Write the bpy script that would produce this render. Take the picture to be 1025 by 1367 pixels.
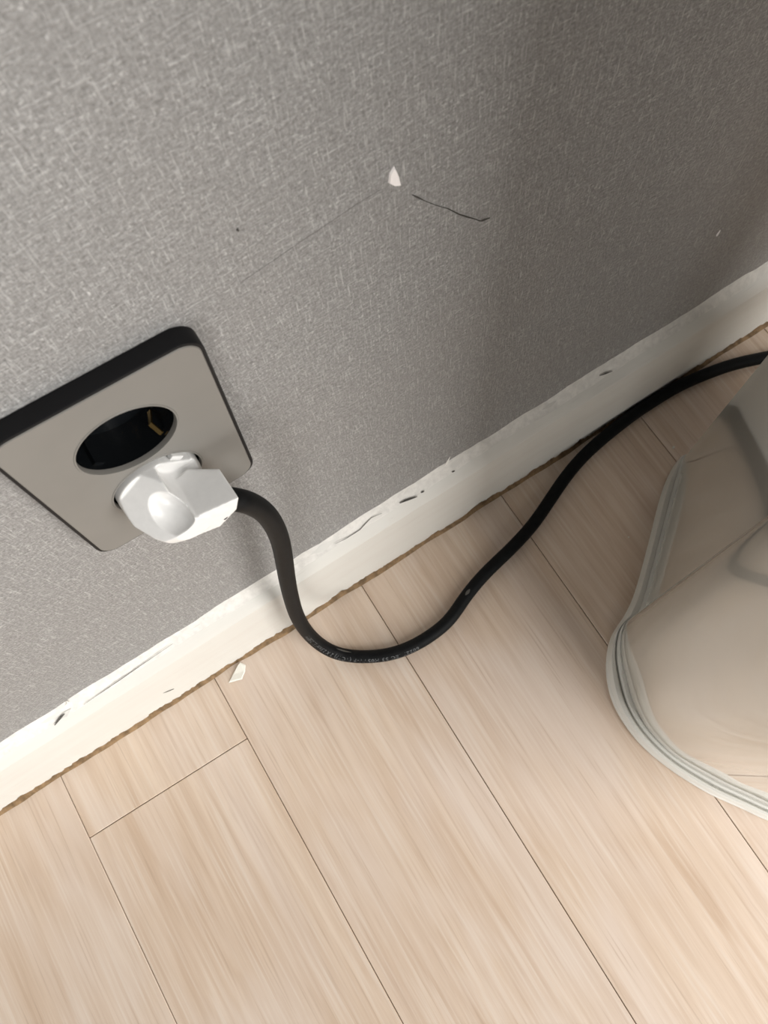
import bpy, bmesh, math, random
from mathutils import Vector, Matrix, noise

# ------------------------------------------------------------------ clear
for o in list(bpy.data.objects):
    bpy.data.objects.remove(o)
scene = bpy.context.scene
COL = scene.collection
random.seed(7)

# ------------------------------------------------------------------ camera
YAW, PITCH, ROLL = -0.3853, 0.3015, -0.1915
cam_d = bpy.data.cameras.new('camera')
cam = bpy.data.objects.new('camera', cam_d)
COL.objects.link(cam)
cam.matrix_world = (Matrix.Translation((0.1191, -0.1642, 0.6649)) @ Matrix.Rotation(YAW, 4, 'Z')
                    @ Matrix.Rotation(PITCH, 4, 'X') @ Matrix.Rotation(ROLL, 4, 'Z'))
cam_d.sensor_fit = 'HORIZONTAL'
cam_d.sensor_width = 36.0
cam_d.lens = 1107.656 / 1025 * 36.0
cam_d.clip_start = 0.01
cam_d.dof.use_dof = True
cam_d.dof.focus_distance = 0.46
cam_d.dof.aperture_fstop = cam_d.lens / 1.3
scene.camera = cam

# ------------------------------------------------------------------ light
world = bpy.data.worlds.new('world')
scene.world = world
world.use_nodes = True
bg = world.node_tree.nodes['Background']
bg.inputs[0].default_value = (0.92, 0.96, 1.0, 1)
bg.inputs[1].default_value = 0.03

def window_light(name, loc, target, sx, sy, power, color):
    d = bpy.data.lights.new(name, 'AREA')
    d.shape = 'RECTANGLE'; d.size = sx; d.size_y = sy
    d.energy = power; d.color = color
    o = bpy.data.objects.new(name, d)
    COL.objects.link(o)
    o.location = loc
    o.rotation_euler = (Vector(target) - Vector(loc)).to_track_quat('-Z', 'Y').to_euler()
    return o
window_light('balcony_window_daylight', (1.02, -1.5, 1.22), (0.94, 0, 1.12), 1.5, 2.2, 77, (1.0, 0.98, 0.945))
window_light('low_window_daylight', (-1.1, -1.5, 0.45), (-0.6, 0, 0.45), 0.8, 0.8, 14, (1.0, 0.985, 0.95))

scene.view_settings.view_transform = 'Standard'
scene.view_settings.look = 'None'
scene.view_settings.exposure = 0.0
scene.view_settings.gamma = 1.0
scene.view_settings.use_curve_mapping = False

# ------------------------------------------------------------------ helpers
def obj(name, verts=None, faces=None, mat=None, parent=None, smooth=None, bm=None):
    me = bpy.data.meshes.new(name)
    if bm is not None:
        bm.to_mesh(me); bm.free()
    else:
        me.from_pydata([tuple(v) for v in verts], [], faces)
    me.update()
    if smooth is not None:
        if smooth >= 180:
            for pl in me.polygons: pl.use_smooth = True
        else:
            for pl in me.polygons: pl.use_smooth = True
            me.set_sharp_from_angle(angle=math.radians(smooth))
    o = bpy.data.objects.new(name, me)
    COL.objects.link(o)
    if mat: me.materials.append(mat)
    if parent: o.parent = parent
    return o

def tag(o, label=None, cat=None, group=None, kind=None):
    if label: o['label'] = label
    if cat: o['category'] = cat
    if group: o['group'] = group
    if kind: o['kind'] = kind
    return o

def empty(name, loc=(0, 0, 0), rot=(0, 0, 0)):
    o = bpy.data.objects.new(name, None)
    o.empty_display_size = 0.02
    COL.objects.link(o)
    o.location = loc; o.rotation_euler = rot
    return o

def add_box(bm, x0, x1, y0, y1, z0, z1, bev=0, seg=2):
    r = bmesh.ops.create_cube(bm, size=1)
    for v in r['verts']:
        v.co = Vector((x0 + (v.co.x + .5) * (x1 - x0), y0 + (v.co.y + .5) * (y1 - y0), z0 + (v.co.z + .5) * (z1 - z0)))
    if bev:
        es = list({e for v in r['verts'] for e in v.link_edges})
        bmesh.ops.bevel(bm, geom=es, offset=bev, segments=seg, affect='EDGES', profile=.5)
    return r['verts']

# ------------------------------------------------------------------ materials
class NT:
    def __init__(s, name):
        s.m = bpy.data.materials.new(name); s.m.use_nodes = True
        s.t = s.m.node_tree; s.n = s.t.nodes; s.b = s.n['Principled BSDF']
    def add(s, typ, **kw):
        nd = s.n.new(typ)
        for k, v in kw.items():
            if k.startswith('i_'):
                key = k[2:]; key = int(key) if key.isdigit() else key
                nd.inputs[key].default_value = v
            else: setattr(nd, k, v)
        return nd
    def link(s, a, b): s.t.links.new(a, b)
    def coord(s, kind='Object', scale=(1, 1, 1), rot=(0, 0, 0), loc=(0, 0, 0)):
        tc = s.add('ShaderNodeTexCoord'); mp = s.add('ShaderNodeMapping')
        mp.inputs['Scale'].default_value = scale; mp.inputs['Rotation'].default_value = rot
        mp.inputs['Location'].default_value = loc
        s.link(tc.outputs[kind], mp.inputs['Vector'])
        return mp.outputs[0]
    def noise(s, vec, scale=1, detail=2, rough=.5, dist=0):
        nd = s.add('ShaderNodeTexNoise')
        nd.inputs['Scale'].default_value = scale; nd.inputs['Detail'].default_value = detail
        nd.inputs['Roughness'].default_value = rough; nd.inputs['Distortion'].default_value = dist
        s.link(vec, nd.inputs['Vector'])
        return nd.outputs[0]
    def ramp(s, fac, stops):
        nd = s.add('ShaderNodeValToRGB')
        el = nd.color_ramp.elements
        while len(el) < len(stops): el.new(.5)
        for e, (p, c) in zip(el, stops):
            e.position = p; e.color = (c, c, c, 1) if isinstance(c, (int, float)) else (*c, 1)
        s.link(fac, nd.inputs[0])
        return nd.outputs[0]
    def mix(s, fac, a, b, mode='MIX'):
        nd = s.add('ShaderNodeMix', data_type='RGBA', blend_type=mode)
        for sock, v in ((nd.inputs[0], fac), (nd.inputs[6], a), (nd.inputs[7], b)):
            if isinstance(v, bpy.types.NodeSocket): s.link(v, sock)
            elif isinstance(v, (int, float)): sock.default_value = v
            else: sock.default_value = (*v, 1) if len(v) == 3 else v
        return nd.outputs[2]
    def math(s, op, a, b=0.0):
        nd = s.add('ShaderNodeMath', operation=op)
        for i, v in enumerate((a, b)):
            if isinstance(v, bpy.types.NodeSocket): s.link(v, nd.inputs[i])
            else: nd.inputs[i].default_value = v
        return nd.outputs[0]
    def bump(s, h, strength=.3, dist=.001):
        nd = s.add('ShaderNodeBump')
        nd.inputs['Strength'].default_value = strength; nd.inputs['Distance'].default_value = dist
        s.link(h, nd.inputs['Height']); s.link(nd.outputs[0], s.b.inputs['Normal'])
    def set(s, **kw):
        for k, v in kw.items():
            k = k.replace('_', ' ')
            if isinstance(v, bpy.types.NodeSocket): s.link(v, s.b.inputs[k])
            elif isinstance(v, tuple): s.b.inputs[k].default_value = (*v, 1)
            else: s.b.inputs[k].default_value = v
        return s.m

def m_plain(name, col, rough=.5, spec=.5, metallic=0, mott=0.04, scale=60, coat=0):
    n = NT(name)
    v = n.coord()
    f = n.noise(v, scale, 3, .6)
    a = tuple(max(0, c * (1 - mott)) for c in col); b = tuple(min(1, c * (1 + mott)) for c in col)
    n.set(Base_Color=n.mix(n.ramp(f, [(.35, 0), (.65, 1)]), a, b), Roughness=rough, Metallic=metallic)
    n.b.inputs['Specular IOR Level'].default_value = spec
    if coat:
        n.b.inputs['Coat Weight'].default_value = coat; n.b.inputs['Coat Roughness'].default_value = .03
    return n.m

def m_wallpaper():
    n = NT('woven_wallpaper')
    # linen: horizontal and vertical slubs of several sizes
    vh = n.noise(n.coord(scale=(85, 1, 950)), 1, 3, .65)
    vv = n.noise(n.coord(scale=(950, 1, 80), loc=(3, 0, 1)), 1, 3, .65)
    vh2 = n.noise(n.coord(scale=(300, 1, 1300), loc=(7, 0, 4)), 1, 2, .6)
    vv2 = n.noise(n.coord(scale=(1300, 1, 330), loc=(1, 0, 9)), 1, 2, .6)
    sp = n.noise(n.coord(scale=(760, 1, 760)), 1, 3, .75)
    big = n.noise(n.coord(scale=(9, 1, 9)), 1, 3, .5)
    h = n.math('ADD', n.math('ADD', n.ramp(vh, [(.55, 0), (.82, .65)]), n.ramp(vv, [(.55, 0), (.80, .9)])),
               n.math('MULTIPLY', n.math('ADD', vh2, vv2), .7))
    h2 = n.math('ADD', h, n.math('MULTIPLY', sp, 1.4))
    fac = n.ramp(n.math('MULTIPLY', h2, .5), [(.50, 0), (.68, .35), (1.0, 1)])
    c = n.mix(fac, (.132, .129, .125), (.415, .413, .41))
    # short pale slubs: bright flecks of the weave
    fl1 = n.noise(n.coord(scale=(900, 1, 520), loc=(5, 0, 2)), 1, 2, .6)
    fl2 = n.noise(n.coord(scale=(480, 1, 1000), loc=(2, 0, 6)), 1, 2, .6)
    # the flecks line up in rows and columns of the weave
    bh = n.noise(n.coord(scale=(28, 1, 620), loc=(11, 0, 3)), 1, 2, .6)
    bv = n.noise(n.coord(scale=(620, 1, 26), loc=(4, 0, 13)), 1, 2, .6)
    band = n.ramp(n.math('MAXIMUM', bh, bv), [(.52, .22), (.66, 1)])
    fleck = n.math('MULTIPLY', n.ramp(n.math('MAXIMUM', fl1, fl2), [(.56, 0), (.70, .95)]), band)
    c = n.mix(fleck, c, (.60, .597, .592))
    c = n.mix(n.math('MULTIPLY', n.ramp(n.math('MAXIMUM', vh, vv), [(.60, 0), (.74, .8)]), .7), c, (.50, .497, .492))
    dk2 = n.ramp(n.math('MINIMUM', fl1, fl2), [(.27, .6), (.37, 0)])
    c = n.mix(dk2, c, (.10, .097, .093))
    dk = n.ramp(n.math('MINIMUM', vh, vv), [(.28, 1), (.36, 0)])
    c = n.mix(n.math('MULTIPLY', dk, .5), c, (.17, .16, .155))
    c = n.mix(n.ramp(big, [(.3, 0), (.7, .16)]), c, (.27, .245, .23))
    rr = n.ramp(fac, [(0, .62), (1, .36)])
    n.bump(h2, .55, .0007)
    n.b.inputs['Specular IOR Level'].default_value = .45
    return n.set(Base_Color=c, Roughness=rr)

def m_plank():
    n = NT('pale_wood_laminate')
    oi = n.add('ShaderNodeObjectInfo')
    tc = n.add('ShaderNodeTexCoord')
    cmb = n.add('ShaderNodeCombineXYZ')
    n.link(n.math('MULTIPLY', oi.outputs['Random'], 37.0), cmb.inputs[0])
    n.link(n.math('MULTIPLY', oi.outputs['Random'], 91.0), cmb.inputs[1])
    add = n.add('ShaderNodeVectorMath', operation='ADD')
    n.link(tc.outputs['Object'], add.inputs[0]); n.link(cmb.outputs[0], add.inputs[1])
    def mp(sc):
        m = n.add('ShaderNodeMapping'); m.inputs['Scale'].default_value = sc
        n.link(add.outputs[0], m.inputs['Vector']); return m.outputs[0]
    g1 = n.noise(mp((95, 5.5, 1)), 1, 5, .6, .5)
    g2 = n.noise(mp((420, 9, 1)), 1, 3, .6)
    g3 = n.noise(mp((26, 2.2, 1)), 1, 2, .5, .3)
    c = n.mix(n.ramp(g1, [(.3, 0), (.68, 1)]), (.62, .46, .335), (.81, .67, .545))
    c = n.mix(n.ramp(g3, [(.35, 0), (.7, .45)]), c, (.64, .495, .385))
    c = n.mix(n.ramp(n.noise(mp((16, 5, 1)), 1, 3, .6, .4), [(.45, 0), (.68, .55)]), c, (.80, .69, .615))
    c = n.mix(n.ramp(g2, [(.50, 0), (.70, .55)]), c, (.82, .72, .63))
    c = n.mix(n.ramp(g2, [(.28, .5), (.42, 0)]), c, (.50, .365, .265))
    tint = n.mix(n.math('MULTIPLY', oi.outputs['Random'], .35), (1, 1, 1), (.97, .93, .91))
    c = n.mix(1.0, c, tint, 'MULTIPLY')
    n.bump(n.math('ADD', g2, g1), .05, .0004)
    n.b.inputs['Specular IOR Level'].default_value = .4
    return n.set(Base_Color=c, Roughness=.42)

def m_trim():
    n = NT('painted_trim')
    a = n.noise(n.coord(scale=(14, 60, 90)), 1, 4, .6)
    b = n.noise(n.coord(scale=(30, 300, 420)), 1, 3, .6, .4)
    c = n.mix(n.ramp(a, [(.4, 0), (.75, .5)]), (.70, .69, .65), (.65, .615, .575))
    # thin grey scuffs running along the board
    c = n.mix(n.ramp(b, [(.66, 0), (.78, .45)]), c, (.50, .48, .44))
    n.bump(n.math('ADD', b, a), .12, .0008)
    return n.set(Base_Color=c, Roughness=.42)

MAT = dict(
    wall=m_wallpaper(), plank=m_plank(), trim=m_trim(),
    caulk=m_plain('brushed_caulk', (.76, .74, .70), .6, mott=.08, scale=220),
    sub=m_plain('dark_joint', (.30, .205, .14), .9, .1),
    seal=m_plain('tan_sealant', (.27, .175, .095), .7, .2, mott=.35, scale=150),
    black=m_plain('black_plastic', (.008, .008, .009), .5, .2),
    inner=m_plain('gloss_black_plastic', (.006, .007, .008), .16, .5),
    fascia=m_plain('grey_satin_plastic', (.195, .186, .171), .45, .35, mott=.03, scale=25),
    brass=m_plain('brass', (.55, .37, .14), .3, .5, 1.0),
    plug=m_plain('white_plug_plastic', (.77, .765, .755), .26, .5, mott=.02, scale=300),
    screw=m_plain('grey_metal', (.45, .44, .42), .35, .5, .8),
    cord=m_plain('black_rubber', (.006, .0065, .007), .55, .12, mott=.2, scale=200),
    print=m_plain('grey_print', (.13, .135, .14), .6, .3),
    dust=m_plain('pale_scuff', (.11, .105, .095), .8, .2),
    shell=m_plain('warm_white_gloss', (.69, .665, .605), .06, 1.0, mott=.012, scale=8, coat=1.0),
    base=m_plain('white_base_plastic', (.80, .79, .74), .3, .5, mott=.015, scale=20),
    chip=m_plain('paint_chip', (.84, .82, .75), .5, .4),
    wchip=m_plain('white_plaster_chip', (.90, .86, .85), .7, .2),
    crease=m_plain('paper_crease', (.17, .16, .155), .9, .1),
    tear=m_plain('torn_paper_edge', (.085, .08, .075), .9, .1),
)

# ------------------------------------------------------------------ setting: wall
bm = bmesh.new()
# front face has an opening for the socket's back box
ox0, ox1, oz0, oz1 = .0560, .1160, .3140, .4120
for a, b, c, d in ((-1.2, ox0, -.02, 2.3), (ox1, 1.9, -.02, 2.3), (ox0, ox1, -.02, oz0), (ox0, ox1, oz1, 2.3)):
    add_box(bm, a, b, 0, .10, c, d)
add_box(bm, ox0, ox1, .05, .10, oz0, oz1)
bmesh.ops.remove_doubles(bm, verts=bm.verts, dist=1e-6)
wall = tag(obj('wall_back', bm=bm, mat=MAT['wall']), 'grey woven linen-look wallpaper on the wall', kind='structure')

# tear in the wallpaper: dark slit with a curled hook at its lower end
def ribbon(name, pts, width, mat, parent, lift, normal=(0, -1, 0)):
    N = Vector(normal).normalized(); V = []; F = []
    n = len(pts)
    P = [Vector(p) for p in pts]
    for i, p in enumerate(P):
        t = (P[min(i + 1, n - 1)] - P[max(i - 1, 0)]).normalized()
        s = t.cross(N).normalized(); w = width[i] / 2
        V += [p + s * w, p + N * lift, p - s * w]
        if i: a = 3 * (i - 1); F += [(a, a + 1, a + 4, a + 3), (a + 1, a + 2, a + 5, a + 4)]
    return obj(name, V, F, mat, parent)
tp = [(.2192, .4180), (.2210, .4152), (.2245, .4105), (.2300, .4035), (.2345, .3985), (.2400, .3912), (.2440, .3865), (.2480, .3815), (.2505, .3787), (.2524, .3778), (.2552, .3768)]
tw = [.0003, .0008, .0002, .0002, .0004, .0006, .0008, .0004, .0006, .0016, .0004]
random.seed(3)
tear = ribbon('wallpaper_tear', [(x + random.uniform(-.0003, .0003), -.00005, z) for x, z in tp], tw, MAT['tear'], wall, .00025)
tear['label'] = 'thin dark tear running down the wallpaper'
# fine horizontal paper joint left of the chip
random.seed(5)
ribbon('paper_joint', [(.150 + .0095 * i, -.00005, .4235 + .0011 * i + random.uniform(-.0004, .0004)) for i in range(7)],
       [.0002, .0003, .0002, .0004, .0003, .0004, .0002], MAT['crease'], wall, .0001)

def slab(name, outline, thick, mat, to3, parent=None):
    """small irregular flake from an outline; to3 maps (a, b, h) to 3D"""
    n = len(outline)
    cx = sum(a for a, b in outline) / n; cy = sum(b for a, b in outline) / n
    V = [to3(a, b, 0) for a, b in outline] + [to3(cx + (a - cx) * .86, cy + (b - cy) * .86, thick) for a, b in outline]
    F = [tuple(range(n - 1, -1, -1)), tuple(range(n, 2 * n))] + [(i, (i + 1) % n, n + (i + 1) % n, n + i) for i in range(n)]
    return obj(name, V, F, mat, parent)
ch = slab('paint_chip', [(.2098, .4310), (.2106, .4352), (.2125, .4375), (.2140, .4318), (.2147, .4262), (.2122, .4276)],
          .0007, MAT['wchip'], lambda a, b, h: (a, -.0001 - h, b))
tag(ch, 'small white chip stuck on the grey wallpaper above the tear', 'paint chip')
slab('wallpaper_speck', [(.1552, .4485), (.1560, .4492), (.1562, .4480), (.1555, .4476)], .0004, MAT['tear'], lambda a, b, h: (a, -h, b), wall)
slab('wallpaper_speck', [(.4335, .2220), (.4349, .2262), (.4352, .2222), (.4345, .2200)], .0006, MAT['wchip'], lambda a, b, h: (a, -h, b), wall)

# ------------------------------------------------------------------ setting: floor and planks
FLOOR_ROT = -0.0132
bm = bmesh.new()
add_box(bm, -1.3, 2.0, -2.2, 0.06, -0.03, -0.0022)
floor = tag(obj('floor', bm=bm, mat=MAT['sub']), 'pale wood plank floor', kind='structure')
floor.rotation_euler.z = FLOOR_ROT
X1, PW, GAP = -0.1302, 0.1390, 0.0006
meshes = {}
def plank(k, y0, y1):
    key = round(y1 - y0, 3)
    if key not in meshes:
        b = bmesh.new()
        L = y1 - y0
        add_box(b, GAP / 2, PW - GAP / 2, GAP / 2, L - GAP / 2, -.012, 0, .0004, 1)
        me = bpy.data.meshes.new('plank'); b.to_mesh(me); b.free(); me.materials.append(MAT['plank'])
        meshes[key] = me
    o = bpy.data.objects.new('plank', meshes[key])
    COL.objects.link(o)
    o.parent = floor
    o.location = (X1 + k * PW, y0, 0)
random.seed(11)
for k in range(-6, 12):
    if k == 0: cuts = [.05, -.0692, -.9692, -1.8692]
    elif -2 <= k <= 5: cuts = [.05, -.70 - .13 * ((k * 2) % 5), -1.75]
    else: cuts = [.05, -.45 - .12 * ((k * 3) % 5), -1.55]
    for a, b in zip(cuts[:-1], cuts[1:]): plank(k, b, a)

# ------------------------------------------------------------------ setting: baseboard
def fn(x, s, seed, oct=3):
    return noise.fractal(Vector((x * s, seed, seed * 1.7)), 1.0, 2.0, oct)
def baseboard():
    V = []; F = []
    x0, x1, st = -.75, 1.25, .0016
    nx = int((x1 - x0) / st)
    for i in range(nx + 1):
        x = x0 + i * st
        rag = max(0, .0024 + .0055 * fn(x, 170, 2.3, 4) + .0025 * fn(x, 28, 7.1, 2))
        wav = .0003 * fn(x, 25, 4.4)
        ty = .0012 * fn(x, 22, 9.2); tz = .0014 * fn(x, 60, 5.5)
        prof = [(.0, .004), (-.0095, .003 + rag), (-.0118 + wav, rag + .0006), (-.0124 + wav, .0018 + rag), (-.0120 + wav, .008),
                (-.0120 + wav, .05), (-.0121 + wav, .0985), (-.0116 + wav, .0998), (-.006 + ty * .3, .107 + tz * .3),
                (-.0022 + ty * .3, .1115 + tz * .4), (.0, .1135)]
        V += [(x, y, z) for y, z in prof]
        n = len(prof)
        if i:
            for j in range(n - 1):
                a = (i - 1) * n + j
                F.append((a, a + n, a + n + 1, a + 1))
            F.append(((i - 1) * n + n - 1, i * n + n - 1, i * n, (i - 1) * n))
    F.append(tuple(range(n - 1, -1, -1))); F.append(tuple(range(len(V) - n, len(V))))
    return obj('baseboard_back', V, F, MAT['trim'], smooth=18)
bb = tag(baseboard(), 'white painted baseboard with ragged paint edges along the wall', kind='structure')

# caulk smeared along the top with an uneven upper edge
V = []; F = []
x0, x1, st = -.75, 1.25, .0015
nx = int((x1 - x0) / st)
for i in range(nx + 1):
    x = x0 + i * st
    top = .1165 + .0022 * fn(x, 45, 3.1, 4) + .0016 * fn(x, 11, 8.8, 2)
    low = .1075 + .0012 * fn(x, 30, 6.6, 3)
    yl = -.0120 + (low - .0995) * .8
    bul = .0008 + .0005 * fn(x, 70, 1.2, 3)
    prof = [(0.0, top), (-.0006, top - .0006), (-.0016 - bul, (top + low) / 2 - .0002), (yl - bul * .7, low + .0006), (yl + .0006, low - .0002)]
    V += [(x, y, z) for y, z in prof]; n = len(prof)
    if i:
        for j in range(n - 1):
            a = (i - 1) * n + j
            F.append((a, a + 1, a + n + 1, a + n))
caulk = obj('caulk_bead', V, F, MAT['caulk'], bb, smooth=40)
caulk['label'] = 'smeared white caulk along the top of the baseboard'

# cracks and peeled bits on the sloping top edge
CN = Vector((0, -.78, .62))
def on_top(x, y, z, lift=.0012): 
    p = Vector((x, y, z)) + CN * lift
    return tuple(p)
def crack(pts, w, lift=.0011, mat='tear'):
    n = len(pts)
    ws = [w * math.sin(math.pi * (i + .35) / (n - .3)) ** .7 for i in range(n)]
    return ribbon('crack', [on_top(*p, lift) for p in pts], ws, MAT[mat], bb, .00015, CN)
crack([(.1966, -.0042, .1098), (.2005, -.0046, .1093), (.2045, -.0053, .1084), (.2099, -.0062, .1073)], .0016)
crack([(.2135, -.0056, .1080), (.2148, -.0057, .1079), (.2162, -.0058, .1078)], .0012)
crack([(.1433, -.0043, .1096), (.1520, -.0050, .1088), (.1632, -.0049, .1088), (.1690, -.0036, .1104), (.1742, -.0027, .1116), (.1822, -.0037, .1104)], .0006)
crack([(.3694, -.0033, .1108), (.3740, -.0040, .1100), (.3801, -.0050, .1088)], .0010)
crack([(.2400, -.0050, .1087), (.2412, -.0052, .1085), (.2424, -.0053, .1083)], .0009)
crack([(-.0560, -.0055, .1083), (-.0400, -.0050, .1088), (-.0252, -.0045, .1092), (-.0100, -.0040, .1100), (.0145, -.0033, .1109)], .0005)
def flap(pts, name='peeled_flap'):
    V = [Vector(p) for p in pts]; n = len(V)
    V2 = [p + Vector((.0002, -.0003, -.0003)) for p in V]
    F = [tuple(range(n)), tuple(range(2 * n - 1, n - 1, -1))] + [(i, n + i, n + (i + 1) % n, (i + 1) % n) for i in range(n)]
    return obj(name, V + V2, F, MAT['caulk'], bb)
flap([(-.0655, -.0012, .1145), (-.0625, -.0020, .1130), (-.0610, -.0012, .1160), (-.0618, -.0004, .1195), (-.0630, -.0012, .1160)])
flap([(-.0740, -.0060, .1085), (-.0690, -.0070, .1085), (-.0640, -.0045, .1105), (-.0700, -.0035, .1105)])
flap([(.2372, -.0010, .1170), (.2392, -.0014, .1165), (.2404, -.0006, .1215), (.2418, -.0002, .1255), (.2390, -.0004, .1200)])
crack([(-.0790, -.0065, .1070), (-.0740, -.0052, .1086), (-.0690, -.0042, .1100)], .0014, mat='dust')  # no crack: a grey strip painting the shading beside the flaps
slab('scuff_mark', [(-.0228, .0400), (-.0195, .0380), (-.0156, .0340), (-.0158, .0328), (-.0200, .0362)], .0002, MAT['dust'], lambda a, b, h: (a, -.0122 - h, b), bb)

# tan sealant showing under the ragged paint
V = []; F = []
x0, x1, st = -.75, 1.25, .003
nx = int((x1 - x0) / st)
for i in range(nx + 1):
    x = x0 + i * st
    o_ = -.0152 + .0014 * fn(x, 20, 2.9, 3)
    prof = [(-.004, .0030), (-.0105, .0024), (o_ + .0020, .0012), (o_, .00005)]
    V += [(x, y, z) for y, z in prof]; n = 4
    if i:
        for j in range(3):
            a = (i - 1) * n + j
            F.append((a, a + 1, a + n + 1, a + n))
seal = obj('sealant_strip', V, F, MAT['seal'], bb, smooth=60)
seal['label'] = 'tan sealant strip showing below the baseboard paint'

# ------------------------------------------------------------------ socket plate
PC = Vector((.0863, 0, .3629)); PROLL = .052
YF = -.0080
plate = empty('wall_socket', (PC.x, 0, PC.z), (0, PROLL, 0))
tag(plate, 'grey double wall socket with black frame on the wallpaper, lower hole holding the white plug', 'wall socket')
def rrect(w, h, r, n=8):
    pts = []
    for cx, cy, a0 in ((w / 2 - r, h / 2 - r, 0), (-w / 2 + r, h / 2 - r, 90), (-w / 2 + r, -h / 2 + r, 180), (w / 2 - r, -h / 2 + r, 270)):
        for i in range(n + 1):
            a = math.radians(a0 + 90 * i / n)
            pts.append((cx + r * math.cos(a), cy + r * math.sin(a)))
    return pts
HR = .01975
H1, H2 = (.0, .0222), (.0, -.0203)
H1 = (.0000, .0222); H2 = (.0000, -.0203)
def holed(outer_loops, holes, y_front, y_back, mat, name):
    """plate with rounded outline and round holes; outer_loops: [(pts, y), ...] front to back"""
    bm = bmesh.new()
    def ring(pts, y):
        vs = [bm.verts.new((a, y, b)) for a, b in pts]
        return vs
    def edges(vs): return [bm.edges.new((vs[i], vs[(i + 1) % len(vs)])) for i in range(len(vs))]
    rings = [ring(p, y) for p, y in outer_loops]
    es = edges(rings[0])
    hr = []
    for (cx, cz), r in holes:
        pts = [(cx + r * math.cos(2 * math.pi * i / 64), cz + r * math.sin(2 * math.pi * i / 64)) for i in range(64)]
        v0 = ring(pts, y_front); v1 = ring(pts, y_back)
        es += edges(v0); hr.append((v0, v1))
    bmesh.ops.triangle_fill(bm, edges=es, use_beauty=True, use_dissolve=False)
    kill = [f for f in bm.faces if any((f.calc_center_median().x - c[0]) ** 2 + (f.calc_center_median().z - c[1]) ** 2 < (r * .999) ** 2 and
            all((v.co.x - c[0]) ** 2 + (v.co.z - c[1]) ** 2 < (r * 1.01) ** 2 for v in f.verts) for c, r in holes)]
    bmesh.ops.delete(bm, geom=kill, context='FACES_ONLY')
    for a, b in zip(rings[:-1], rings[1:]):
        for i in range(len(a)):
            j = (i + 1) % len(a)
            bm.faces.new((a[i], a[j], b[j], b[i]))
    for v0, v1 in hr:
        for i in range(64):
            j = (i + 1) % 64
            bm.faces.new((v0[i], v1[i], v1[j], v0[j]))
    bmesh.ops.recalc_face_normals(bm, faces=bm.faces)
    return obj(name, bm=bm, mat=mat, parent=plate, smooth=30)
W_, H_ = .0772, .1181
holes = [(H1, HR), (H2, HR)]
fas = holed([(rrect(W_ - .0006, H_ - .0006, .0077), YF), (rrect(W_, H_, .008), YF + .0004), (rrect(W_, H_, .008), YF + .0012)], holes, YF, YF + .003, MAT['fascia'], 'fascia')
fas['label'] = 'satin grey cover with two round holes'
fr = holed([(rrect(W_ - .0004, H_ - .0004, .0080), YF + .0005), (rrect(W_ + .0022, H_ + .0022, .0092), YF + .0005), (rrect(W_ + .0030, H_ + .0030, .0096), YF + .0012), (rrect(W_ + .0032, H_ + .0032, .0096), -.0002)],
           [(H1, HR + .0003), (H2, HR + .0003)], YF + .0005, -.001, MAT['black'], 'frame')
fr['label'] = 'black frame around the grey cover'
def lathe(name, prof, c, mat, parent, n=64, smooth=40, cap=True):
    V = []; F = []
    for r, y in prof:
        for i in range(n):
            a = 2 * math.pi * i / n
            V.append((c[0] + r * math.cos(a), y, c[1] + r * math.sin(a)))
    for k in range(len(prof) - 1):
        for i in range(n):
            j = (i + 1) % n
            F.append((k * n + i, k * n + j, (k + 1) * n + j, (k + 1) * n + i))
    if cap: F.append(tuple((len(prof) - 1) * n + i for i in range(n)))
    return obj(name, V, F, mat, parent, smooth=smooth)
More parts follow.
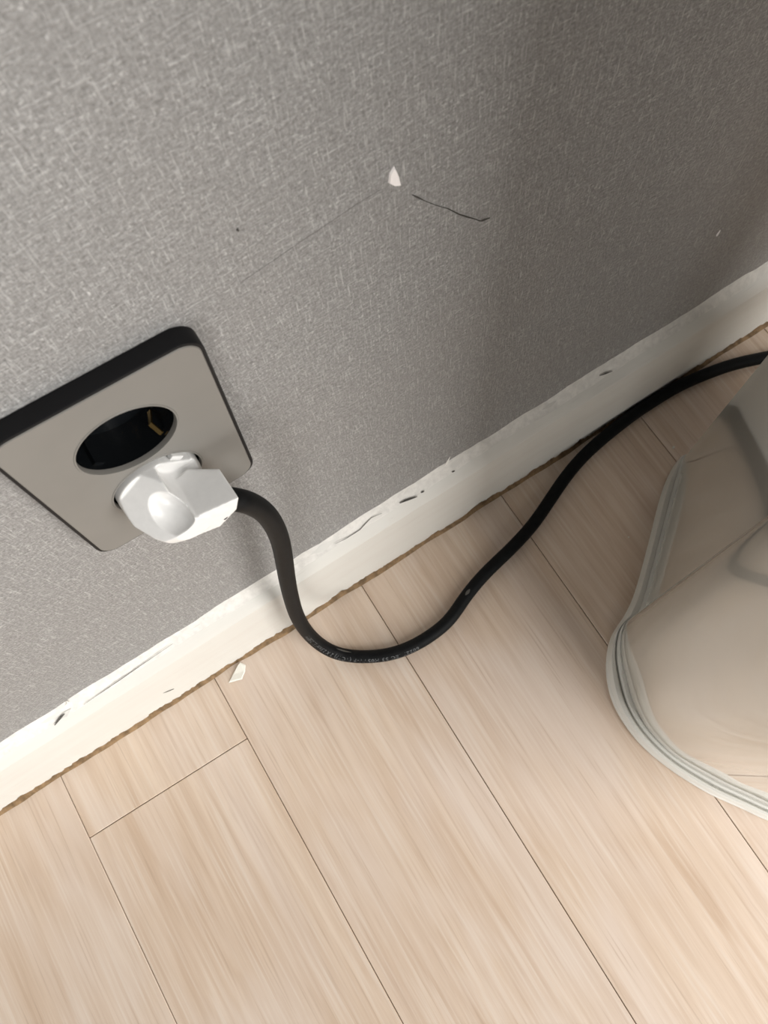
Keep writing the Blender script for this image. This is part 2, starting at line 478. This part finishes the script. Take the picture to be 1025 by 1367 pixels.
for hc in (H1, H2):
    # rounded lip round the hole
    lathe('hole_rim', [(HR + .0009, YF - .00002), (HR + .0006, YF - .00035), (HR + .0001, YF - .0003), (HR - .0001, YF + .0004), (HR - .0001, YF + .0028)], hc, MAT['fascia'], plate, cap=False)
    w = lathe('socket_well', [(HR - .0002, YF + .0020), (HR - .0004, YF + .0185), (.0002, YF + .0185)], hc, MAT['inner'], plate)
    if hc is H1:
        # earth clips, pin holes and side keys inside the open well
        def arcstrip(a0, r0, r1, y0, y1, wdt, mat, name):
            V = []; F = []
            ca, sa = math.cos(a0), math.sin(a0)
            prof = [(r0, y1), (r0 - .0012, (y0 + y1) / 2 + .003), (r1, (y0 + y1) / 2 - .001), (r0 - .0006, y0)]
            for r, y in prof:
                for s, dr in ((-1, 0), (1, 0), (1, .0008), (-1, .0008)):
                    V.append((hc[0] + (r + dr) * ca - s * wdt * sa, y, hc[1] + (r + dr) * sa + s * wdt * ca))
            for k in range(len(prof) - 1):
                for s in range(4):
                    F.append((k * 4 + s, k * 4 + (s + 1) % 4, k * 4 + 4 + (s + 1) % 4, k * 4 + 4 + s))
            F += [(0, 1, 2, 3), (15, 14, 13, 12)]
            return obj(name, V, F, mat, w, smooth=50)
        for a0 in (-50, 130):
            c_ = arcstrip(math.radians(a0), HR - .0012, HR - .0045, YF + .0035, YF + .015, .0010, MAT['brass'], 'earth_clip')
            c_['label'] = 'brass earth clip'
        for sx in (-1, 1):
            a = math.radians(40)
            px, pz = hc[0] + sx * .0095 * math.cos(a), hc[1] + sx * .0095 * math.sin(a)
            lathe('pin_hole', [(.0036, YF + .0183), (.0034, YF + .0179), (.0024, YF + .0179), (.0022, YF + .0184)], (px, pz), MAT['inner'], w, 24)
        for a0 in (40, 220):
            ca, sa = math.cos(math.radians(a0)), math.sin(math.radians(a0))
            V = []
            for r in (HR - .0022, HR - .0003):
                for s in (-1, 1):
                    for y in (YF + .004, YF + .018):
                        V.append((hc[0] + r * ca - s * .0022 * sa, y, hc[1] + r * sa + s * .0022 * ca))
            obj('guide_key', V, [(0, 1, 3, 2), (4, 6, 7, 5), (0, 4, 5, 1), (2, 3, 7, 6), (0, 2, 6, 4), (1, 5, 7, 3)], MAT['inner'], w)

# ------------------------------------------------------------------ plug (local mm: u right, d out of wall, v up)
mm = .001
hole2_world = Vector((PC.x + H2[1] * math.sin(PROLL), YF, PC.z + H2[1] * math.cos(PROLL)))
plug = empty('angled_plug', hole2_world, (0, PROLL, 0))
tag(plug, 'white right-angle plug with a thumb dimple pushed into the lower socket hole', 'plug')
def L3(u, d, v): return Vector((u * mm, -d * mm, v * mm))
def prim(bm_):
    me = bpy.data.meshes.new('tmp'); bm_.to_mesh(me); bm_.free()
    o = bpy.data.objects.new('tmp', me); COL.objects.link(o); return o
def hull(points):
    b = bmesh.new()
    for p in points: b.verts.new(p)
    r = bmesh.ops.convex_hull(b, input=b.verts)
    bmesh.ops.delete(b, geom=list({g for g in r['geom_interior'] + r['geom_unused'] if isinstance(g, bmesh.types.BMVert)}), context='VERTS')
    bmesh.ops.recalc_face_normals(b, faces=b.faces)
    return prim(b)
def cyl_pts(r, d0, d1, n=72, cu=0, cv=0, r1=None):
    r1 = r if r1 is None else r1
    return [L3(cu + rr * math.cos(2 * math.pi * i / n), d, cv + rr * math.sin(2 * math.pi * i / n)) for rr, d in ((r, d0), (r1, d1)) for i in range(n)]
def ell(c, radii, rot=None):
    b = bmesh.new()
    bmesh.ops.create_icosphere(b, subdivisions=4, radius=1)
    M = Matrix.Diagonal((*[r * mm for r in radii], 1))
    if rot is not None: M = rot @ M
    bmesh.ops.transform(b, matrix=Matrix.Translation(L3(*c)) @ M, verts=b.verts)
    return prim(b)
def cut_plane(p, n):
    """big box lying on the outer side of a plane"""
    nn = Vector((n[0], -n[1], n[2])).normalized()
    b = bmesh.new(); bmesh.ops.create_cube(b, size=.2)
    q = nn.to_track_quat('Z', 'Y').to_matrix().to_4x4()
    bmesh.ops.transform(b, matrix=Matrix.Translation(L3(*p) + nn * .1) @ q, verts=b.verts)
    return prim(b)
def boolean(a, b, op):
    m = a.modifiers.new('b', 'BOOLEAN'); m.object = b; m.operation = op; m.solver = 'EXACT'
    dg = bpy.context.evaluated_depsgraph_get()
    me = bpy.data.meshes.new_from_object(a.evaluated_get(dg))
    a.modifiers.clear(); old = a.data; a.data = me
    bpy.data.meshes.remove(old); mb = b.data
    bpy.data.objects.remove(b); bpy.data.meshes.remove(mb)
    return a
body = hull(cyl_pts(18.4, 3.0, 12, r1=17.6) + cyl_pts(14.5, 21, 24.5, r1=11.5, cu=1.5) + cyl_pts(8, 26.5, 26.5, cu=3))
# scoop on the upper right that bares the shoulder of the base disc
body = boolean(body, hull(cyl_pts(11.2, 2.0, 40, cu=13.5, cv=16.6)), 'DIFFERENCE')
arm = hull([L3(u, d, v) for u, d, v in (
    (2, 8, 7.8), (2, 8, -12), (2, 25, 7.8), (2, 25, -12), (13, 5.0, 7.8), (13, 6.0, -6),
    (24, 12.0, 7.8), (24.5, 27.5, 7.6), (24, 12.5, -6), (21.5, 28, -1), (12, 27, -11), (24, 20, -7))])
body = boolean(body, arm, 'UNION')
slant_n = Vector((-.55, .45, .70)).normalized()
body = boolean(body, cut_plane((-4, 16, 9.2), slant_n), 'DIFFERENCE')
# oval thumb dimple in the slanted face
nn = Vector((slant_n.x, -slant_n.y, slant_n.z))
dy = Vector((0, -1, 0)); dy = (dy - nn * dy.dot(nn)).normalized()
dx = dy.cross(nn).normalized()
q = Matrix((dx, dy, nn)).transposed().to_4x4()
dim_c = Vector((-1.4, 19.6, 8.4))
off = slant_n * 5.0
body = boolean(body, ell((dim_c.x + off.x, dim_c.y + off.y, dim_c.z + off.z), (9.6, 12.5, 10.0), q), 'DIFFERENCE')
disc = hull(cyl_pts(18.5, -12, 2.4))
body = boolean(body, disc, 'UNION')
notch = hull([L3(u, d, v) for d in (-2.5, 6) for u, v in ((4.6, 18.2), (16.0, 7.6), (25, 16), (12, 28))])
body = boolean(body, notch, 'DIFFERENCE')
bme = body.data
rm = body.modifiers.new('r', 'REMESH'); rm.mode = 'VOXEL'; rm.voxel_size = .00042
sm = body.modifiers.new('s', 'SMOOTH'); sm.iterations = 4; sm.factor = .5
dg = bpy.context.evaluated_depsgraph_get()
me = bpy.data.meshes.new_from_object(body.evaluated_get(dg))
bpy.data.objects.remove(body)
me.name = 'plug_body'
for pl in me.polygons: pl.use_smooth = True
me.materials.clear(); me.materials.append(MAT['plug'])
pb = bpy.data.objects.new('plug_body', me); COL.objects.link(pb); pb.parent = plug
# rib in the earth notch
b = bmesh.new(); add_box(b, -.0013, .0013, -.0016, .0016, -.0030, .0030, .0004)
rib = obj('notch_rib', bm=b, mat=MAT['plug'], parent=plug)
rib.location = L3(11.6, .2, 14.0); rib.rotation_euler = (0, math.radians(-41), 0)
# small dark nick on the lower facet
nk = slab('nick', [(14.8, -5.2), (17.0, -4.2), (16.6, -5.0), (15.2, -5.9)], .0002, MAT['tear'], lambda a, b, h: L3(a, 27.4, b) + Vector((0, -h, 0)), plug)
# pins reaching into the well
for s in (-1, 1):
    a = math.radians(-42)
    b = bmesh.new()
    bmesh.ops.create_cone(b, cap_ends=True, segments=24, radius1=.0024, radius2=.0024, depth=.006)
    bmesh.ops.rotate(b, matrix=Matrix.Rotation(math.radians(90), 3, 'X'), verts=b.verts)
    pin = obj('pin', bm=b, mat=MAT['screw'], parent=plug, smooth=40)
    pin.location = L3(s * 9.5 * math.cos(a), -14.6, s * 9.5 * math.sin(a))

# ------------------------------------------------------------------ cord
CR = .00515
ctrl = [(.1020, -.0275, .3425), (.1076, -.0303, .3377), (.1110, -.0300, .3280), (.1130, -.0296, .3185), (.1150, -.0292, .3059), (.1159, -.0288, .2867), (.1148, -.0285, .2587),
        (.1107, -.0285, .2254), (.1045, -.0288, .1838), (.0989, -.0295, .1403), (.0936, -.0320, .0912), (.0927, -.0375, .0364), (.0998, -.0511, .0085), (.1160, -.0650, .0056),
        (.1364, -.0760, .0055), (.1563, -.0805, .0055), (.1748, -.0810, .0055), (.1930, -.0786, .0055), (.2135, -.0698, .0055), (.2379, -.0627, .0055), (.2639, -.0581, .0055),
        (.2927, -.0510, .0055), (.3180, -.0405, .0055), (.3471, -.0291, .0055), (.3763, -.0225, .0055), (.4177, -.0182, .0055), (.4477, -.0180, .0055), (.4691, -.0188, .0055),
        (.4964, -.0233, .0055), (.5203, -.0292, .0055), (.5441, -.0385, .0055), (.5750, -.0500, .0055), (.6250, -.0620, .0055), (.6900, -.0650, .0055), (.7800, -.0600, .0055), (.9000, -.0650, .0055)]
def catmull(P, n=12):
    out = []
    for i in range(len(P) - 1):
        p0 = P[max(i - 1, 0)]; p1 = P[i]; p2 = P[i + 1]; p3 = P[min(i + 2, len(P) - 1)]
        for k in range(n):
            t = k / n
            out.append(.5 * ((2 * p1) + (p2 - p0) * t + (2 * p0 - 5 * p1 + 4 * p2 - p3) * t * t + (3 * p1 - p0 - 3 * p2 + p3) * t ** 3))
    out.append(P[-1]); return out
path = catmull([Vector(p) for p in ctrl], 14)
for _ in range(60):   # relax kinks
    path = [path[0]] + [path[i] * .5 + (path[i - 1] + path[i + 1]) * .25 for i in range(1, len(path) - 1)] + [path[-1]]
path = [Vector((p.x, p.y, max(p.z, CR + .0001))) for p in path]
VIEW = Vector((0, -.62, .78))
def frames(path):
    fr = []
    for i, p in enumerate(path):
        t = (path[min(i + 1, len(path) - 1)] - path[max(i - 1, 0)]).normalized()
        n = (VIEW - t * VIEW.dot(t)).normalized()
        fr.append((p, t, n, t.cross(n).normalized()))
    return fr
fr_ = frames(path)
arc = [0]
for a, b in zip(path[:-1], path[1:]): arc.append(arc[-1] + (b - a).length)
cord = empty('power_cord', (path[40].x, path[40].y, 0))
tag(cord, 'black rubber power cord hanging from the plug and snaking along the floor', 'cord')
inv = Matrix.Translation(-cord.location)
V = []; F = []; NS = 24
for p, t, n, bnorm in fr_:
    for k in range(NS):
        a = 2 * math.pi * k / NS
        V.append(inv @ (p + (n * math.cos(a) + bnorm * math.sin(a)) * CR))
for i in range(len(fr_) - 1):
    for k in range(NS):
        F.append((i * NS + k, i * NS + (k + 1) % NS, (i + 1) * NS + (k + 1) % NS, (i + 1) * NS + k))
F.append(tuple(range(NS - 1, -1, -1))); F.append(tuple((len(fr_) - 1) * NS + k for k in range(NS)))
obj('cord_jacket', V, F, MAT['cord'], cord, smooth=180)
import bisect
def on_cord(s, ang, lift):
    s = min(max(s, 0), arc[-1] - 1e-5)
    i = max(0, min(bisect.bisect_right(arc, s) - 1, len(path) - 2))
    f = (s - arc[i]) / max(1e-9, arc[i + 1] - arc[i])
    A, B = fr_[i], fr_[i + 1]
    p = A[0].lerp(B[0], f); n = A[2].lerp(B[2], f).normalized(); bn = A[3].lerp(B[3], f).normalized()
    return inv @ (p + (n * math.cos(ang) + bn * math.sin(ang)) * (CR + lift))
# printing: reads back towards the plug
def print_text(txt, s_start, size, ang0, name='cord_print'):
    cu = bpy.data.curves.new('txt', 'FONT'); cu.body = txt; cu.size = size; cu.resolution_u = 2
    cu.space_character = 1.12
    o = bpy.data.objects.new('txt', cu); COL.objects.link(o)
    dg = bpy.context.evaluated_depsgraph_get(); dg.update()
    m0 = bpy.data.meshes.new_from_object(o.evaluated_get(dg))
    bm = bmesh.new(); bm.from_mesh(m0)
    bmesh.ops.triangulate(bm, faces=bm.faces)
    for v in bm.verts:
        v.co = on_cord(s_start - v.co.x, ang0 + TXT_SIGN * (v.co.y - size * .35) / CR, .00006)
    bpy.data.objects.remove(o); bpy.data.curves.remove(cu); bpy.data.meshes.remove(m0)
    return obj(name, bm=bm, mat=MAT['print'], parent=cord)
TXT_SIGN = 1
S_IEC = arc[min(range(len(path)), key=lambda i: (path[i] - Vector((.137, -.0765, .0055))).length)]
print_text('60227 IEC 53 H05VV-F (VCTF) 2 X 2.5mm\u00b2 EL D.50MM', S_IEC + .022, .0048, .28)
# pale scuffs on the jacket
def scuff(s, ang, ls, la):
    N = 7; V = []; F = []
    for i in range(N):
        for j in range(4):
            w = math.sin(math.pi * (i + .3) / (N - .4))
            V.append(on_cord(s + ls * (i / (N - 1) - .5), ang + la * w * (j / 3 - .5), .00008))
    for i in range(N - 1):
        for j in range(3): F.append((i * 4 + j, i * 4 + j + 1, i * 4 + 5 + j, i * 4 + 4 + j))
    return obj('scuff', V, F, MAT['dust'], cord, smooth=180)
S_SC = arc[min(range(len(path)), key=lambda i: (path[i] - Vector((.215, -.0690, .0055))).length)]
scuff(S_SC, -.75, .0060, .5)
S_CUT = arc[min(range(len(path)), key=lambda i: (path[i] - Vector((.104, -.055, .0065))).length)]
scuff(S_CUT, -1.0, .016, .28)

# ------------------------------------------------------------------ appliance
O_ = [(.4280, -.0700), (.4134, -.0759), (.3933, -.0886), (.3567, -.1180), (.3256, -.1419), (.3077, -.1518), (.2908, -.1586), (.2768, -.1705), (.2655, -.1873),
      (.2593, -.2069), (.2591, -.2331), (.2662, -.2603), (.2787, -.2886), (.2924, -.3103), (.3046, -.3292), (.325, -.355), (.36, -.382), (.41, -.395),
      (.49, -.385), (.57, -.345), (.63, -.275), (.635, -.195), (.58, -.130), (.50, -.088)]  # unseen right side, widened to block light from the right
I_ = [(.4262, -.0735), (.4190, -.0800), (.4020, -.0935), (.3670, -.1212), (.3340, -.1472), (.3215, -.1574), (.3045, -.1562), (.2885, -.1715), (.2765, -.1960),
      (.2708, -.2140), (.2695, -.2330), (.2740, -.2560), (.2870, -.2835), (.3000, -.3050), (.3120, -.3235), (.332, -.349), (.364, -.375), (.411, -.386),
      (.486, -.377), (.564, -.338), (.622, -.272), (.627, -.197), (.575, -.136), (.497, -.094)]
def dens(P, corner):
    """straight from point 0 to `corner`, smooth from there round to 0 again"""
    P = [Vector((*p, 0)) for p in P]
    head = catmull(P[:corner + 1], 8)
    tail = catmull(P[corner:] + [P[0]], 10)[1:-1]
    return head + tail, len(head) - 1
OL, IB = dens(O_, 5)
IL, _ = dens(I_, 5)
OL = dens(O_, 5)[0]
N_ = len(IL)
app = empty('plastic_appliance', (.42, -.22, 0))
tag(app, 'glossy warm white plastic appliance with a rimmed base on the floor beside the baseboard', 'appliance')
ao = Vector((.42, -.22, 0))
def ring_loft(name, rows, mat, cap0=False, cap1=False, smooth=40):
    V = []; F = []
    for row in rows: V += [p - ao for p in row]
    n = len(rows[0])
    for k in range(len(rows) - 1):
        for i in range(n):
            j = (i + 1) % n
            F.append((k * n + i, k * n + j, (k + 1) * n + j, (k + 1) * n + i))
    if cap0: F.append(tuple(range(n - 1, -1, -1)))
    if cap1: F.append(tuple((len(rows) - 1) * n + i for i in range(n)))
    bm = bmesh.new()
    vs = [bm.verts.new(v) for v in V]
    for f in F: bm.faces.new([vs[i] for i in f])
    bmesh.ops.recalc_face_normals(bm, faces=bm.faces)
    return obj(name, bm=bm, mat=mat, parent=app, smooth=smooth)
def row(f, z, zs=None):
    # zs: height on the straight flange beside the flat side, where the rim has no groove
    zs = z if zs is None else zs
    out = []
    for k, (o, i) in enumerate(zip(OL, IL)):
        w = min(1, max(0, (k - IB + 4) / 12)); w = w * w * (3 - 2 * w)
        if k > N_ - 20: w = min(w, max(0, (N_ - k - 8) / 12))
        out.append(Vector((o.x + (i.x - o.x) * f, o.y + (i.y - o.y) * f, zs + (z - zs) * w)))
    return out
ring_loft('base_rim', [row(.08, 0), row(.03, .0008), row(0, .0022), row(0, .0045), row(.10, .0056), row(.14, .0062), row(.17, .0085), row(.30, .0100), row(.50, .0098), row(.58, .0084, .0097),
                       row(.64, .0060, .0096), row(.70, .0058, .0095)], MAT['base'], cap0=True)
ring_loft('base_lip', [row(.66, .0040), row(.70, .0090), row(.76, .0108, .0099), row(.88, .0112, .0101), row(.98, .0106), row(1.06, .0106)], MAT['base'])
# body block, slightly inset behind the front cover
def inset(L, d):
    c = Vector((.42, -.22, 0)); n = len(L); out = []
    for i, p in enumerate(L):
        t = (L[(i + 1) % n] - L[i - 1]).normalized()
        nn_ = Vector((t.y, -t.x, 0))
        if nn_.dot(c - p) < 0: nn_ = -nn_
        out.append(p + nn_ * d)
    return out
TOP = .80  # unseen height, set tall so the body shades the wall
def at(L, z, s=0):
    return [Vector((p.x, p.y, z)) for p in (inset(L, s) if s else L)]
INS = inset(IL, .0035)
BODY = [IL[i] if i <= IB else INS[i] for i in range(N_)]
ring_loft('body', [at(BODY, .0095), at(BODY, TOP), at(BODY, TOP + .004, .0015), at(BODY, TOP + .006, .005), at(BODY, TOP + .0065, .012)], MAT['shell'], True, True, 14)
# front cover shell wrapping round from the crease
cov = list(range(IB, N_))
Vc = []; Fc = []
zz = [.0108, .0116, .05, .15, .25, TOP - .012, TOP - .0105]
for z in zz:
    for i in cov: Vc.append(Vector((IL[i].x, IL[i].y, z)) - ao)
    for i in cov: Vc.append(Vector((INS[i].x, INS[i].y, z)) - ao)
m_ = len(cov)
bm = bmesh.new(); vs = [bm.verts.new(v) for v in Vc]
for k in range(len(zz) - 1):
    a = k * 2 * m_; b_ = (k + 1) * 2 * m_
    for i in range(m_ - 1):
        bm.faces.new([vs[x] for x in (a + i, a + i + 1, b_ + i + 1, b_ + i)])
        bm.faces.new([vs[x] for x in (a + m_ + i, b_ + m_ + i, b_ + m_ + i + 1, a + m_ + i + 1)])
    for i in (0, m_ - 1):
        bm.faces.new([vs[x] for x in (a + i, b_ + i, b_ + m_ + i, a + m_ + i)])
for a in (0, (len(zz) - 1) * 2 * m_):
    for i in range(m_ - 1): bm.faces.new([vs[x] for x in (a + i, a + i + 1, a + m_ + i + 1, a + m_ + i)])
bmesh.ops.recalc_face_normals(bm, faces=bm.faces)
fc = obj('front_cover', bm=bm, mat=MAT['shell'], parent=app, smooth=14)

# ------------------------------------------------------------------ loose bits on the floor
fl = slab('paint_flake', [(.0166, -.0202), (.0225, -.0165), (.0300, -.0125), (.0327, -.0115), (.0354, -.0154), (.0325, -.0195), (.0272, -.0236)], .0010, MAT['chip'],
          lambda a, b, h: (a, b - .004, .0004 + h + max(0, (b + .0165)) * .45))
tag(fl, 'cream paint flake lying on the floor at the foot of the baseboard', 'paint flake')
sp = slab('paint_speck', [(.4292, -.0596), (.4312, -.0583), (.4322, -.0598), (.4304, -.0608)], .0006, MAT['chip'], lambda a, b, h: (a, b, .0001 + h))
tag(sp, 'tiny white speck on the plank floor near the appliance corner', 'paint speck')
sp = slab('paint_speck', [(.3514, -.1016), (.3520, -.1006), (.3530, -.1016), (.3522, -.1020)], .0004, MAT['chip'], lambda a, b, h: (a, b, .0001 + h))
tag(sp, 'tiny pale speck on the floor beside the straight edge of the appliance base', 'paint speck')
